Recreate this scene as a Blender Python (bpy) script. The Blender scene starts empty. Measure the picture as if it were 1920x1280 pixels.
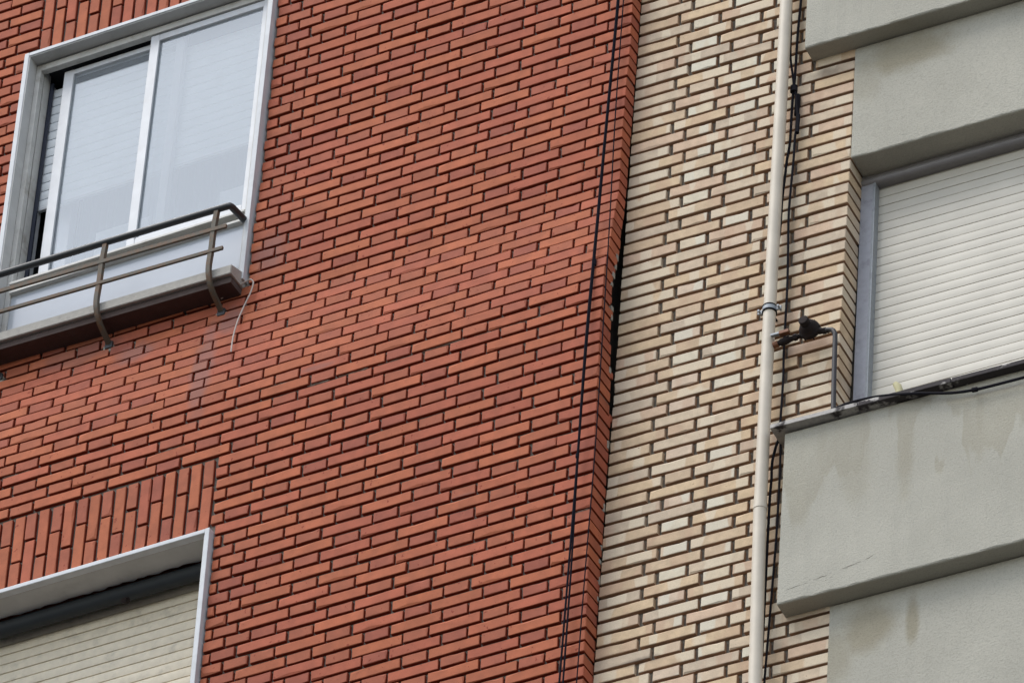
import bpy, bmesh, math, random
from mathutils import Vector, Matrix
random.seed(7)
C = bpy.context.scene.collection
SC = bpy.context.scene

# ------------------------------------------------------------------ camera, world, sun, exposure
CAM = Vector((11.1707, -20.3934, -21.9148))
RIGHT = Vector((0.886778794, 0.459606349, 0.048840290))
UP = Vector((0.266811077, -0.595330845, 0.757887217))
FWD = Vector((-0.377405908, 0.659047183, 0.650554834))
cam = bpy.data.cameras.new('camera'); cam_o = bpy.data.objects.new('camera', cam); C.objects.link(cam_o)
cam.sensor_width = 36.0; cam.lens = 251.0954; cam.clip_start = 0.5; cam.clip_end = 2000.0
m = Matrix.Identity(4)
for i in range(3):
    m[i][0] = RIGHT[i]; m[i][1] = UP[i]; m[i][2] = -FWD[i]; m[i][3] = CAM[i]
cam_o.matrix_world = m
SC.camera = cam_o
SUN_EL, SUN_ROT = math.radians(60), math.radians(222)
w = bpy.data.worlds.new('World'); SC.world = w; w.use_nodes = True
wn, wl = w.node_tree.nodes, w.node_tree.links
sky = wn.new('ShaderNodeTexSky'); sky.sky_type = 'NISHITA'; sky.sun_disc = False
sky.sun_elevation = SUN_EL; sky.sun_rotation = SUN_ROT
sky.air_density = 1.2; sky.dust_density = 0.9; sky.ozone_density = 1.0
hs = wn.new('ShaderNodeHueSaturation'); hs.inputs['Saturation'].default_value = 0.48
wl.new(sky.outputs[0], hs.inputs['Color']); wl.new(hs.outputs[0], wn['Background'].inputs[0])
wn['Background'].inputs[1].default_value = 0.15
sl = bpy.data.lights.new('sun', 'SUN'); sl.energy = 1.15; sl.angle = math.radians(28); sl.color = (1.0, 0.965, 0.91)
so = bpy.data.objects.new('sun', sl); C.objects.link(so)
sd = Vector((math.sin(SUN_ROT) * math.cos(SUN_EL), math.cos(SUN_ROT) * math.cos(SUN_EL), math.sin(SUN_EL)))
so.rotation_euler = (-sd).to_track_quat('-Z', 'Y').to_euler()
SC.view_settings.view_transform = 'Standard'; SC.view_settings.look = 'None'
SC.view_settings.gamma = 1.0; SC.view_settings.use_curve_mapping = False
SC.view_settings.exposure = 0.78

# ------------------------------------------------------------------ frames of the two buildings
BM = Matrix(((0.999640734, -0.026692067, -0.002436293, 0.1945),
             (0.026758923, 0.999076682, 0.033611668, 0.0820),
             (0.001536879, -0.033664785, 0.999431999, -0.2017),
             (0, 0, 0, 1)))
BINV = BM.inverted()
FPX = 251.0954 / 36.0
def pix(p):                       # fraction of the frame (0..1) a world point falls on
    q = Vector(p) - CAM
    z = q.dot(FWD)
    return 0.5 + FPX * q.dot(RIGHT) / z, 0.5 - 1.5 * FPX * q.dot(UP) / z

# ------------------------------------------------------------------ materials
def nt(name):
    mt = bpy.data.materials.new(name); mt.use_nodes = True
    n, l = mt.node_tree.nodes, mt.node_tree.links
    return mt, n, l, n['Principled BSDF']
def noise(n, l, vec, scale, detail=3, rough=0.55):
    t = n.new('ShaderNodeTexNoise'); t.inputs['Scale'].default_value = scale
    t.inputs['Detail'].default_value = detail; t.inputs['Roughness'].default_value = rough
    l.new(vec, t.inputs['Vector']); return t.outputs['Fac']
def mathn(n, l, op, a, b=None, c=None, clamp=False):
    t = n.new('ShaderNodeMath'); t.operation = op; t.use_clamp = clamp
    for i, v in enumerate((a, b, c)):
        if v is None: continue
        if isinstance(v, (int, float)): t.inputs[i].default_value = v
        else: l.new(v, t.inputs[i])
    return t.outputs[0]
def ramp(n, l, v, a, b, lo=0.0, hi=1.0):
    t = n.new('ShaderNodeMapRange'); t.interpolation_type = 'SMOOTHSTEP'
    l.new(v, t.inputs['Value'])
    t.inputs['From Min'].default_value = a; t.inputs['From Max'].default_value = b
    t.inputs['To Min'].default_value = lo; t.inputs['To Max'].default_value = hi
    return t.outputs[0]
def mix(n, l, fac, a, b, mode='MIX'):
    t = n.new('ShaderNodeMix'); t.data_type = 'RGBA'; t.blend_type = mode
    if isinstance(fac, (int, float)): t.inputs[0].default_value = fac
    else: l.new(fac, t.inputs[0])
    for i, v in ((6, a), (7, b)):
        if isinstance(v, tuple): t.inputs[i].default_value = (*v[:3], 1)
        else: l.new(v, t.inputs[i])
    return t.outputs[2]
def pos(n, l, local=False):
    g = n.new('ShaderNodeNewGeometry')
    if not local: return g.outputs['Position']
    x = n.new('ShaderNodeMapping'); x.vector_type = 'POINT'      # into the frame of the beige building
    e = BINV.to_euler('XYZ'); x.inputs['Location'].default_value = BINV.to_translation(); x.inputs['Rotation'].default_value = e
    l.new(g.outputs['Position'], x.inputs['Vector']); return x.outputs[0]
def bump(n, l, b, h, strength, dist):
    t = n.new('ShaderNodeBump'); t.inputs['Strength'].default_value = strength; t.inputs['Distance'].default_value = dist
    l.new(h, t.inputs['Height']); l.new(t.outputs[0], b.inputs['Normal'])
def ellip(n, l, p, centre, radii, wob=0.35):                     # soft blotch mask, 1 in the middle
    s = n.new('ShaderNodeVectorMath'); s.operation = 'SUBTRACT'; l.new(p, s.inputs[0]); s.inputs[1].default_value = centre
    d = n.new('ShaderNodeVectorMath'); d.operation = 'DIVIDE'; l.new(s.outputs[0], d.inputs[0]); d.inputs[1].default_value = radii
    ln = n.new('ShaderNodeVectorMath'); ln.operation = 'LENGTH'; l.new(d.outputs[0], ln.inputs[0])
    nz = noise(n, l, p, 9.0, 3)
    v = mathn(n, l, 'ADD', ln.outputs['Value'], mathn(n, l, 'MULTIPLY', mathn(n, l, 'SUBTRACT', nz, 0.5), wob * 3))
    return ramp(n, l, v, 0.35, 1.05, 1.0, 0.0)

def plain(name, col, rough=0.6, metal=0.0, dirt=0.0, dirtcol=(0.1, 0.09, 0.08), bumps=0.0, scale=25.0, spec=0.4):
    mt, n, l, b = nt(name)
    p = pos(n, l)
    a = noise(n, l, p, scale, 4)
    c = mix(n, l, ramp(n, l, a, 0.3, 0.75), tuple(x * 0.93 for x in col), tuple(min(1, x * 1.05) for x in col))
    if dirt > 0:
        d = noise(n, l, p, scale * 0.45, 6, 0.7)
        c = mix(n, l, mathn(n, l, 'MULTIPLY', ramp(n, l, d, 0.5, 0.75), dirt), c, dirtcol)
    l.new(c, b.inputs['Base Color']); b.inputs['Roughness'].default_value = rough; b.inputs['Metallic'].default_value = metal
    b.inputs['Specular IOR Level'].default_value = spec
    if bumps > 0: bump(n, l, b, noise(n, l, p, scale * 6, 3), 0.5, bumps)
    return mt

def red_brick(name, col):
    mt, n, l, b = nt(name)
    p = pos(n, l)
    big = noise(n, l, p, 3.2, 2)
    mid = noise(n, l, p, 16.0, 4)
    fine = noise(n, l, p, 150.0, 3, 0.65)
    c = mix(n, l, ramp(n, l, mid, 0.3, 0.72), tuple(x * 0.88 for x in col), tuple(x * 1.1 for x in col))
    c = mix(n, l, ramp(n, l, big, 0.35, 0.7, 0.0, 0.16), c, (0.27, 0.072, 0.05))
    c = mix(n, l, ramp(n, l, fine, 0.35, 0.7, 0.0, 0.22), c, tuple(x * 0.72 for x in col))
    sp = noise(n, l, p, 42.0, 2)                                        # small rubbed and chipped spots
    c = mix(n, l, ramp(n, l, sp, 0.69, 0.73, 0.0, 0.8), c, (0.22, 0.03, 0.012))
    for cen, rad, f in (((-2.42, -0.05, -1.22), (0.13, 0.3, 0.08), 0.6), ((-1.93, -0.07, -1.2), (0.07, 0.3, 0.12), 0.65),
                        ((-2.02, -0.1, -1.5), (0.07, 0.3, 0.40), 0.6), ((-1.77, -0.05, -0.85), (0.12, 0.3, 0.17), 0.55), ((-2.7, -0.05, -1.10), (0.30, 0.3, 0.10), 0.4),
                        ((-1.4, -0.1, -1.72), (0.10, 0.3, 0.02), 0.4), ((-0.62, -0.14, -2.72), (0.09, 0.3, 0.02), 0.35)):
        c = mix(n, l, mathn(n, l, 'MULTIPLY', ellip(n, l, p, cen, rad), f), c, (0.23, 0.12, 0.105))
    l.new(c, b.inputs['Base Color']); b.inputs['Roughness'].default_value = 0.78
    b.inputs['Specular IOR Level'].default_value = 0.3
    bump(n, l, b, mathn(n, l, 'ADD', fine, mathn(n, l, 'MULTIPLY', mid, 1.5)), 0.5, 0.0012)
    return mt

def beige_brick(name, col, light):
    mt, n, l, b = nt(name)
    p = pos(n, l, True)
    sx = n.new('ShaderNodeSeparateXYZ'); l.new(p, sx.inputs[0])
    row = mathn(n, l, 'ROUND', mathn(n, l, 'DIVIDE', sx.outputs[2], 0.0673))
    cx = n.new('ShaderNodeCombineXYZ')                                   # bands along each course: firing marks
    l.new(mathn(n, l, 'MULTIPLY', sx.outputs[0], 8.0), cx.inputs[0]); l.new(mathn(n, l, 'MULTIPLY', row, 7.31), cx.inputs[1])
    l.new(mathn(n, l, 'MULTIPLY', sx.outputs[2], 1.5), cx.inputs[2])
    band = noise(n, l, cx.outputs[0], 1.0, 1, 0.3)
    mid = noise(n, l, p, 20.0, 4); fine = noise(n, l, p, 170.0, 3, 0.65)
    c = mix(n, l, ramp(n, l, mid, 0.3, 0.72), tuple(x * 0.9 for x in col), tuple(x * 1.08 for x in col))
    c = mix(n, l, ramp(n, l, band, 0.56, 0.585, 0.0, 0.75), c, light)
    c = mix(n, l, ramp(n, l, band, 0.34, 0.40, 0.4, 0.0), c, (0.5, 0.32, 0.22))
    c = mix(n, l, ramp(n, l, fine, 0.4, 0.72, 0.0, 0.2), c, tuple(x * 0.6 for x in col))
    sp = noise(n, l, p, 60.0, 2)
    c = mix(n, l, ramp(n, l, sp, 0.72, 0.77, 0.0, 0.6), c, (0.16, 0.10, 0.06))
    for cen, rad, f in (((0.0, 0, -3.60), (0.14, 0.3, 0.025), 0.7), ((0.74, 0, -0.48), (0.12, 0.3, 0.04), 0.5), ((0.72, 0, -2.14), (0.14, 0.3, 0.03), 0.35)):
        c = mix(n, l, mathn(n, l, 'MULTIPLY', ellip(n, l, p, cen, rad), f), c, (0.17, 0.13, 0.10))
    l.new(c, b.inputs['Base Color']); b.inputs['Roughness'].default_value = 0.85; b.inputs['Specular IOR Level'].default_value = 0.25
    bump(n, l, b, mathn(n, l, 'ADD', fine, mid), 0.5, 0.0014)
    return mt

def stucco(name, col):
    mt, n, l, b = nt(name)
    p = pos(n, l, True)
    big = noise(n, l, p, 2.2, 4, 0.6); mid = noise(n, l, p, 75.0, 2); fine = noise(n, l, p, 145.0, 3, 0.75)
    c = mix(n, l, ramp(n, l, big, 0.3, 0.7), tuple(x * 0.93 for x in col), tuple(x * 1.05 for x in col))
    c = mix(n, l, ramp(n, l, fine, 0.44, 0.72, 0.0, 0.42), c, tuple(x * 0.55 for x in col))
    sx = n.new('ShaderNodeSeparateXYZ'); l.new(p, sx.inputs[0])
    cx = n.new('ShaderNodeCombineXYZ'); l.new(sx.outputs[0], cx.inputs[0]); cx.inputs[1].default_value = 3.7
    l.new(mathn(n, l, 'MULTIPLY', sx.outputs[2], 0.25), cx.inputs[2])
    edge = noise(n, l, cx.outputs[0], 5.5, 3, 0.55)
    wet = noise(n, l, p, 14.0, 4)
    # damp brown patches hanging below the sill, their lower border ragged, with pale runs left between them
    depth = mathn(n, l, 'SUBTRACT', -2.64, sx.outputs[2])
    reach = mathn(n, l, 'MULTIPLY', ramp(n, l, edge, 0.36, 0.66), 0.55)
    reach = mathn(n, l, 'ADD', reach, mathn(n, l, 'MULTIPLY', mathn(n, l, 'SUBTRACT', wet, 0.5), 0.05))
    d = mathn(n, l, 'SUBTRACT', reach, depth)
    st = mathn(n, l, 'MULTIPLY', ramp(n, l, d, -0.03, 0.07), ramp(n, l, d, 0.05, 0.5, 0.36, 0.2))
    st = mathn(n, l, 'MULTIPLY', st, ramp(n, l, sx.outputs[2], -2.55, -2.60))
    for cen, rad, f in (((1.12, 0, -0.50), (0.32, 0.4, 0.14), 0.8), ((1.04, 0, -3.74), (0.17, 0.4, 0.17), 0.75), ((0.90, 0, -3.85), (0.10, 0.4, 0.22), 0.5),
                        ((1.235, 0, -3.76), (0.04, 0.4, 0.17), 0.75), ((1.0, 0, -2.95), (0.10, 0.4, 0.26), 0.25), ((1.22, 0, -2.95), (0.05, 0.4, 0.3), 0.4),
                        ((0.93, 0, -0.62), (0.10, 0.4, 0.16), 0.3), ((1.55, 0, -2.85), (0.035, 0.4, 0.30), 0.4), ((0.84, 0, -2.8), (0.05, 0.4, 0.28), 0.3)):
        st = mathn(n, l, 'MAXIMUM', st, mathn(n, l, 'MULTIPLY', ellip(n, l, p, cen, rad, 0.22), f))
    c = mix(n, l, st, c, mix(n, l, 1.0, c, (0.68, 0.63, 0.52), 'MULTIPLY'))
    l.new(c, b.inputs['Base Color']); b.inputs['Roughness'].default_value = 0.92; b.inputs['Specular IOR Level'].default_value = 0.15
    bump(n, l, b, mathn(n, l, 'ADD', fine, mathn(n, l, 'MULTIPLY', mid, 0.5)), 0.8, 0.0045)
    return mt

def rusty(name):
    mt, n, l, b = nt(name)
    p = pos(n, l)
    a = noise(n, l, p, 22.0, 5, 0.7)
    c = mix(n, l, ramp(n, l, a, 0.42, 0.6), (0.09, 0.076, 0.054), (0.125, 0.07, 0.036))
    f = noise(n, l, p, 120.0, 3)
    c = mix(n, l, ramp(n, l, f, 0.55, 0.72, 0, 0.7), c, (0.06, 0.045, 0.035))
    l.new(c, b.inputs['Base Color']); b.inputs['Roughness'].default_value = 0.7
    bump(n, l, b, a, 0.4, 0.002)
    return mt

def glass(name, tint, sky_veil):
    mt, n, l, b = nt(name)
    n.remove(b)
    out = n['Material Output']
    tr = n.new('ShaderNodeBsdfTransparent'); tr.inputs[0].default_value = (*tint, 1)
    gl = n.new('ShaderNodeBsdfGlossy'); gl.inputs['Roughness'].default_value = 0.02; gl.inputs[0].default_value = (0.93, 0.98, 1.0, 1)
    fr = n.new('ShaderNodeFresnel'); fr.inputs[0].default_value = 2.5
    df = n.new('ShaderNodeBsdfDiffuse'); df.inputs[0].default_value = (0.82, 0.89, 0.97, 1)    # pale blue veil painted in for sky brightness on the panes
    m1 = n.new('ShaderNodeMixShader'); m2 = n.new('ShaderNodeMixShader')
    m1.inputs[0].default_value = sky_veil
    l.new(tr.outputs[0], m1.inputs[1]); l.new(df.outputs[0], m1.inputs[2])
    l.new(fr.outputs[0], m2.inputs[0]); l.new(m1.outputs[0], m2.inputs[1]); l.new(gl.outputs[0], m2.inputs[2])
    l.new(m2.outputs[0], out.inputs[0])
    return mt

def tint(c, k, h=0.0):
    return (c[0] * k, c[1] * k * (1 + h), c[2] * k * (1 - h))
RS = [red_brick('red_stretcher_clay_%d' % i, tint((0.43, 0.119, 0.056), k, h)) for i, (k, h) in enumerate(((1, 0), (0.95, 0.03), (1.05, 0.04), (0.93, -0.05), (1.02, -0.04), (1.08, 0.02)))]
RH = [red_brick('red_header_clay_%d' % i, tint((0.372, 0.104, 0.055), k, h)) for i, (k, h) in enumerate(((1, 0), (0.93, -0.02), (1.05, 0.04), (0.97, 0.03), (0.90, -0.04), (1.10, 0.04)))]
BS = [beige_brick('beige_clay_%d' % i, c, (0.68, 0.575, 0.43)) for i, c in enumerate(((0.595, 0.445, 0.295), (0.56, 0.41, 0.27), (0.60, 0.475, 0.34), (0.605, 0.435, 0.305), (0.54, 0.43, 0.315), (0.62, 0.46, 0.295)))]
BH = [beige_brick('beige_header_clay_%d' % i, c, (0.66, 0.61, 0.49)) for i, c in enumerate(((0.61, 0.475, 0.34), (0.66, 0.575, 0.435), (0.57, 0.425, 0.29), (0.62, 0.48, 0.355), (0.645, 0.53, 0.38)))]
MORTAR_R = plain('grey_mortar', (0.20, 0.175, 0.15), 0.95, dirt=0.4, bumps=0.004, scale=40, spec=0.1)
MORTAR_B = plain('brown_grey_mortar', (0.19, 0.165, 0.135), 0.95, dirt=0.4, bumps=0.004, scale=40, spec=0.1)
BEDR = plain('joint_shade_red_bed', (0.26, 0.052, 0.026), 0.95, dirt=0.15, dirtcol=(0.12, 0.10, 0.085), scale=30, spec=0.1)  # sides darker than the fronts, joint shade put into the colour
BEDB = plain('joint_shade_beige_bed', (0.42, 0.27, 0.175), 0.95, dirt=0.3, dirtcol=(0.13, 0.11, 0.09), scale=30, spec=0.1)  # same painted joint shade for the sides of the beige bricks
SMEAR = plain('pale_mortar', (0.34, 0.31, 0.26), 0.95, dirt=0.3, bumps=0.004, scale=60, spec=0.1)
STUCCO = stucco('grey_stucco', (0.455, 0.432, 0.365))
TRIM = plain('white_painted_trim', (0.61, 0.62, 0.635), 0.55, dirt=0.22, dirtcol=(0.30, 0.29, 0.27), scale=14)
TRIM2 = plain('grey_white_reveal', (0.54, 0.53, 0.51), 0.8, dirt=0.4, dirtcol=(0.22, 0.21, 0.19), scale=9, bumps=0.002)
ALU = plain('white_aluminium', (0.64, 0.65, 0.67), 0.4, dirt=0.25, dirtcol=(0.36, 0.31, 0.26), scale=9)
ALUDIRTY = plain('stained_aluminium', (0.56, 0.545, 0.51), 0.5, dirt=0.7, dirtcol=(0.25, 0.21, 0.16), scale=16)
SLATW = plain('white_slat', (0.84, 0.87, 0.89), 0.5, dirt=0.1, scale=6)
SLATC = plain('cream_slat', (0.545, 0.507, 0.43), 0.5, dirt=0.10, dirtcol=(0.42, 0.38, 0.31), scale=5)
SLATD = plain('dusty_cream_slat', (0.76, 0.67, 0.52), 0.65, dirt=0.4, dirtcol=(0.27, 0.24, 0.19), scale=22)
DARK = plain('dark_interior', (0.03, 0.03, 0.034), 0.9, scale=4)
NAVY = plain('dark_blue_gasket', (0.025, 0.03, 0.05), 0.5, scale=20)
CURT = plain('pale_curtain', (0.44, 0.46, 0.54), 0.9, scale=3)
GLASS = glass('window_glass', (0.985, 0.99, 1.0), 0.25)
FROST = plain('milky_glass', (0.46, 0.49, 0.535), 0.12, scale=3, spec=0.9)
STONE = plain('sill_stone', (0.40, 0.375, 0.335), 0.85, dirt=0.45, dirtcol=(0.22, 0.2, 0.19), scale=45, bumps=0.002)
def mouldy_tile(name):
    mt, n, l, b = nt(name)
    p = pos(n, l, True)
    sx = n.new('ShaderNodeSeparateXYZ'); l.new(p, sx.inputs[0])
    a = noise(n, l, p, 9.0, 4, 0.6); g = noise(n, l, p, 80.0, 3)
    c = mix(n, l, ramp(n, l, g, 0.35, 0.7), (0.50, 0.47, 0.43), (0.40, 0.37, 0.35))
    wv = mathn(n, l, 'ADD', a, ramp(n, l, sx.outputs[0], 0.75, 1.35, -0.06, 0.09))
    c = mix(n, l, ramp(n, l, wv, 0.45, 0.54, 0.0, 0.92), c, (0.035, 0.028, 0.03))
    l.new(c, b.inputs['Base Color']); b.inputs['Roughness'].default_value = 0.9; b.inputs['Specular IOR Level'].default_value = 0.15
    bump(n, l, b, g, 0.6, 0.003); return mt
SILLB = mouldy_tile('mouldy_sill_tile')
SILLSHADE = plain('sill_underside_shade', (0.075, 0.05, 0.043), 0.85, dirt=0.5, scale=30, bumps=0.002)  # near-black brown, the shade under the sill put into the colour
SILLB0 = plain('sill_tile_body', (0.46, 0.43, 0.40), 0.85, dirt=1.0, dirtcol=(0.04, 0.033, 0.033), scale=30, bumps=0.003)
IRON = plain('dark_grey_paint', (0.035, 0.037, 0.04), 0.42, dirt=0.2, dirtcol=(0.10, 0.07, 0.05), scale=60)
RUST = rusty('rusty_brown_paint')
PIPE = plain('cream_pipe_paint', (0.62, 0.545, 0.44), 0.5, dirt=0.3, dirtcol=(0.42, 0.36, 0.30), scale=8)
CABLE = plain('black_cable', (0.012, 0.011, 0.015), 0.85, scale=30, spec=0.15)
CABLEB = plain('blue_black_cable', (0.014, 0.014, 0.02), 1.0, scale=30, spec=0.04)
REG = plain('brown_black_cast_iron', (0.020, 0.014, 0.0135), 0.75, spec=0.2, dirt=0.4, dirtcol=(0.075, 0.035, 0.022), scale=50, bumps=0.002)
GASP = plain('dark_grey_gas_pipe', (0.038, 0.034, 0.036), 0.55, scale=40)
COPPER = plain('rusted_brass', (0.20, 0.075, 0.03), 0.6, dirt=0.5, dirtcol=(0.05, 0.02, 0.015), scale=60)
ZINC = plain('galvanised_steel', (0.34, 0.36, 0.38), 0.6, metal=0.3, dirt=0.3, scale=50)
WHITEW = plain('off_white_cable', (0.50, 0.43, 0.38), 0.6, scale=30)
FOAM = plain('yellowed_foam', (0.55, 0.50, 0.30), 0.9, bumps=0.003, scale=60)
GREYM = plain('mottled_grey_steel', (0.36, 0.365, 0.405), 0.5, dirt=0.5, dirtcol=(0.13, 0.12, 0.14), scale=26)
BOXM = plain('grey_shutter_box', (0.25, 0.235, 0.235), 0.45, dirt=0.2, scale=12)
TUBEM = plain('blue_grey_roller_tube', (0.028, 0.034, 0.040), 0.6, scale=10)
ASPH = plain('asphalt', (0.035, 0.035, 0.035), 0.9, scale=2)
RENDERR = plain('plain_red_wall', (0.30, 0.09, 0.06), 0.9, scale=3)
RENDERB = plain('plain_beige_wall', (0.42, 0.34, 0.25), 0.9, scale=3)

# ------------------------------------------------------------------ object helpers
def link(o, parent=None):
    C.objects.link(o)
    if parent is not None: o.parent = parent
    return o
def empty(name, label=None, cat=None, group=None, parent=None, mat=None):
    o = link(bpy.data.objects.new(name, None), parent)
    o.empty_display_size = 0.1
    if mat is not None: o.matrix_basis = mat
    tag(o, label, cat, group); return o
def tag(o, label=None, cat=None, group=None, kind=None):
    if label: o['label'] = label
    if cat: o['category'] = cat
    if group: o['group'] = group
    if kind: o['kind'] = kind
    return o
def mesh_obj(name, verts, faces, mats, parent=None, mi=None, smooth=False):
    me = bpy.data.meshes.new(name); me.from_pydata([tuple(v) for v in verts], [], faces); me.update()
    for mt in (mats if isinstance(mats, (list, tuple)) else [mats]): me.materials.append(mt)
    if mi: me.polygons.foreach_set('material_index', mi)
    if smooth: me.polygons.foreach_set('use_smooth', [True] * len(me.polygons))
    return link(bpy.data.objects.new(name, me), parent)

class MB:
    def __init__(s): s.v = []; s.f = []
    def add(s, v, f):
        k = len(s.v); s.v += [tuple(q) for q in v]; s.f += [tuple(i + k for i in g) for g in f]; return s
    def box(s, x0, x1, y0, y1, z0, z1, bev=0.0):
        if bev <= 0:
            return s.add([(x0, y0, z0), (x1, y0, z0), (x1, y1, z0), (x0, y1, z0), (x0, y0, z1), (x1, y0, z1), (x1, y1, z1), (x0, y1, z1)],
                         [(0, 3, 2, 1), (4, 5, 6, 7), (0, 1, 5, 4), (1, 2, 6, 5), (2, 3, 7, 6), (3, 0, 4, 7)])
        b = bmesh.new(); bmesh.ops.create_cube(b, size=1)
        for v in b.verts: v.co = Vector(((x0 + x1) / 2 + v.co.x * (x1 - x0), (y0 + y1) / 2 + v.co.y * (y1 - y0), (z0 + z1) / 2 + v.co.z * (z1 - z0)))
        bmesh.ops.bevel(b, geom=list(b.edges), offset=bev, segments=2, profile=0.6, affect='EDGES')
        b.verts.index_update(); s.add([v.co.copy() for v in b.verts], [tuple(v.index for v in f.verts) for f in b.faces]); b.free(); return s
    def tube(s, pts, r, seg=10, cap=True, sq=False):
        pts = [Vector(p) for p in pts]; n = len(pts); rings = []
        up = None
        for i, p in enumerate(pts):
            t = (pts[min(i + 1, n - 1)] - pts[max(i - 1, 0)]).normalized()
            if up is None:
                up = Vector((1, 0, 0)) if abs(t.x) < 0.8 else Vector((0, -1, 0))
            a = (up - t * up.dot(t)).normalized(); up = a; b = t.cross(a)
            rr = r[i] if isinstance(r, (list, tuple)) else r
            if sq: ring = [p + a * rr * ca + b * rr * cb for ca, cb in ((1, 1), (-1, 1), (-1, -1), (1, -1))]
            else: ring = [p + (a * math.cos(2 * math.pi * k / seg) + b * math.sin(2 * math.pi * k / seg)) * rr for k in range(seg)]
            rings.append(ring)
        q = 4 if sq else seg; v = [c for ring in rings for c in ring]; f = []
        for i in range(n - 1):
            for k in range(q):
                f.append((i * q + k, i * q + (k + 1) % q, (i + 1) * q + (k + 1) % q, (i + 1) * q + k))
        if cap: f += [tuple(range(q))[::-1], tuple((n - 1) * q + k for k in range(q))]
        return s.add(v, f)
    def build(s, name, mats, parent=None, smooth=False):
        o = mesh_obj(name, s.v, s.f, mats, parent)
        b = bmesh.new(); b.from_mesh(o.data); bmesh.ops.recalc_face_normals(b, faces=list(b.faces)); b.to_mesh(o.data); b.free()
        if smooth:
            o.data.polygons.foreach_set('use_smooth', [True] * len(o.data.polygons))
            o.data.set_sharp_from_angle(angle=math.radians(40))
        return o
def smooth_path(pts, sub=6):                                       # Catmull-Rom through the given points
    P = [Vector(p) for p in pts]; out = []
    for i in range(len(P) - 1):
        a, b, c, d = P[max(i - 1, 0)], P[i], P[i + 1], P[min(i + 2, len(P) - 1)]
        for k in range(sub):
            t = k / sub
            out.append(0.5 * (2 * b + (c - a) * t + (2 * a - 5 * b + 4 * c - d) * t * t + (3 * b - a - 3 * c + d) * t ** 3))
    out.append(P[-1]); return out

# ------------------------------------------------------------------ one brick: front with a worn outline, arris, four sides
def brick_mesh(name, L, H, D, rng, end=False):
    """front face on y = 0 (outline slightly uneven), sides running back to y = D; x in 0..L, z centred"""
    e = 0.0022
    nx = 3 if L > 0.1 else 1
    out = []
    j = lambda s: rng.uniform(-s, s)
    xs = [L * k / nx for k in range(nx + 1)]
    bow = rng.uniform(-0.0009, 0.0009)
    for k, x in enumerate(xs): out.append((x + (j(0.0009)), -H / 2 + j(0.0008) + bow * math.sin(math.pi * k / nx)))
    for k, x in enumerate(reversed(xs)): out.append((x + (j(0.0009)), H / 2 + j(0.0008) + bow * math.sin(math.pi * k / nx)))
    m = len(out); cx, cz = L / 2, 0
    chip = rng.randrange(m) if rng.random() < 0.5 else -1
    fr, ar = [], []
    for i, (x, z) in enumerate(out):
        k = e * rng.uniform(0.6, 1.5) * (4.0 if i == chip else 1)
        ix = x + (k if x < L * 0.02 else (-k if x > L * 0.98 else 0)); iz = z + (k if z < 0 else -k)
        fr.append((ix, j(0.0004), iz)); ar.append((x, e * rng.uniform(0.7, 1.2) * (2.5 if i == chip else 1), z))
    bk = [(x, D, z) for x, z in out]
    f = [tuple(range(m))]; mi = [0]
    for i in range(m):
        k = (i + 1) % m
        f += [(i, m + i, m + k, k), (m + i, 2 * m + i, 2 * m + k, m + k)]
        mi += [0, 0 if (i == nx and end) else 1]                     # beds and hidden ends take a darker colour: painted joint shade
    return fr + ar + bk, f, mi

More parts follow.
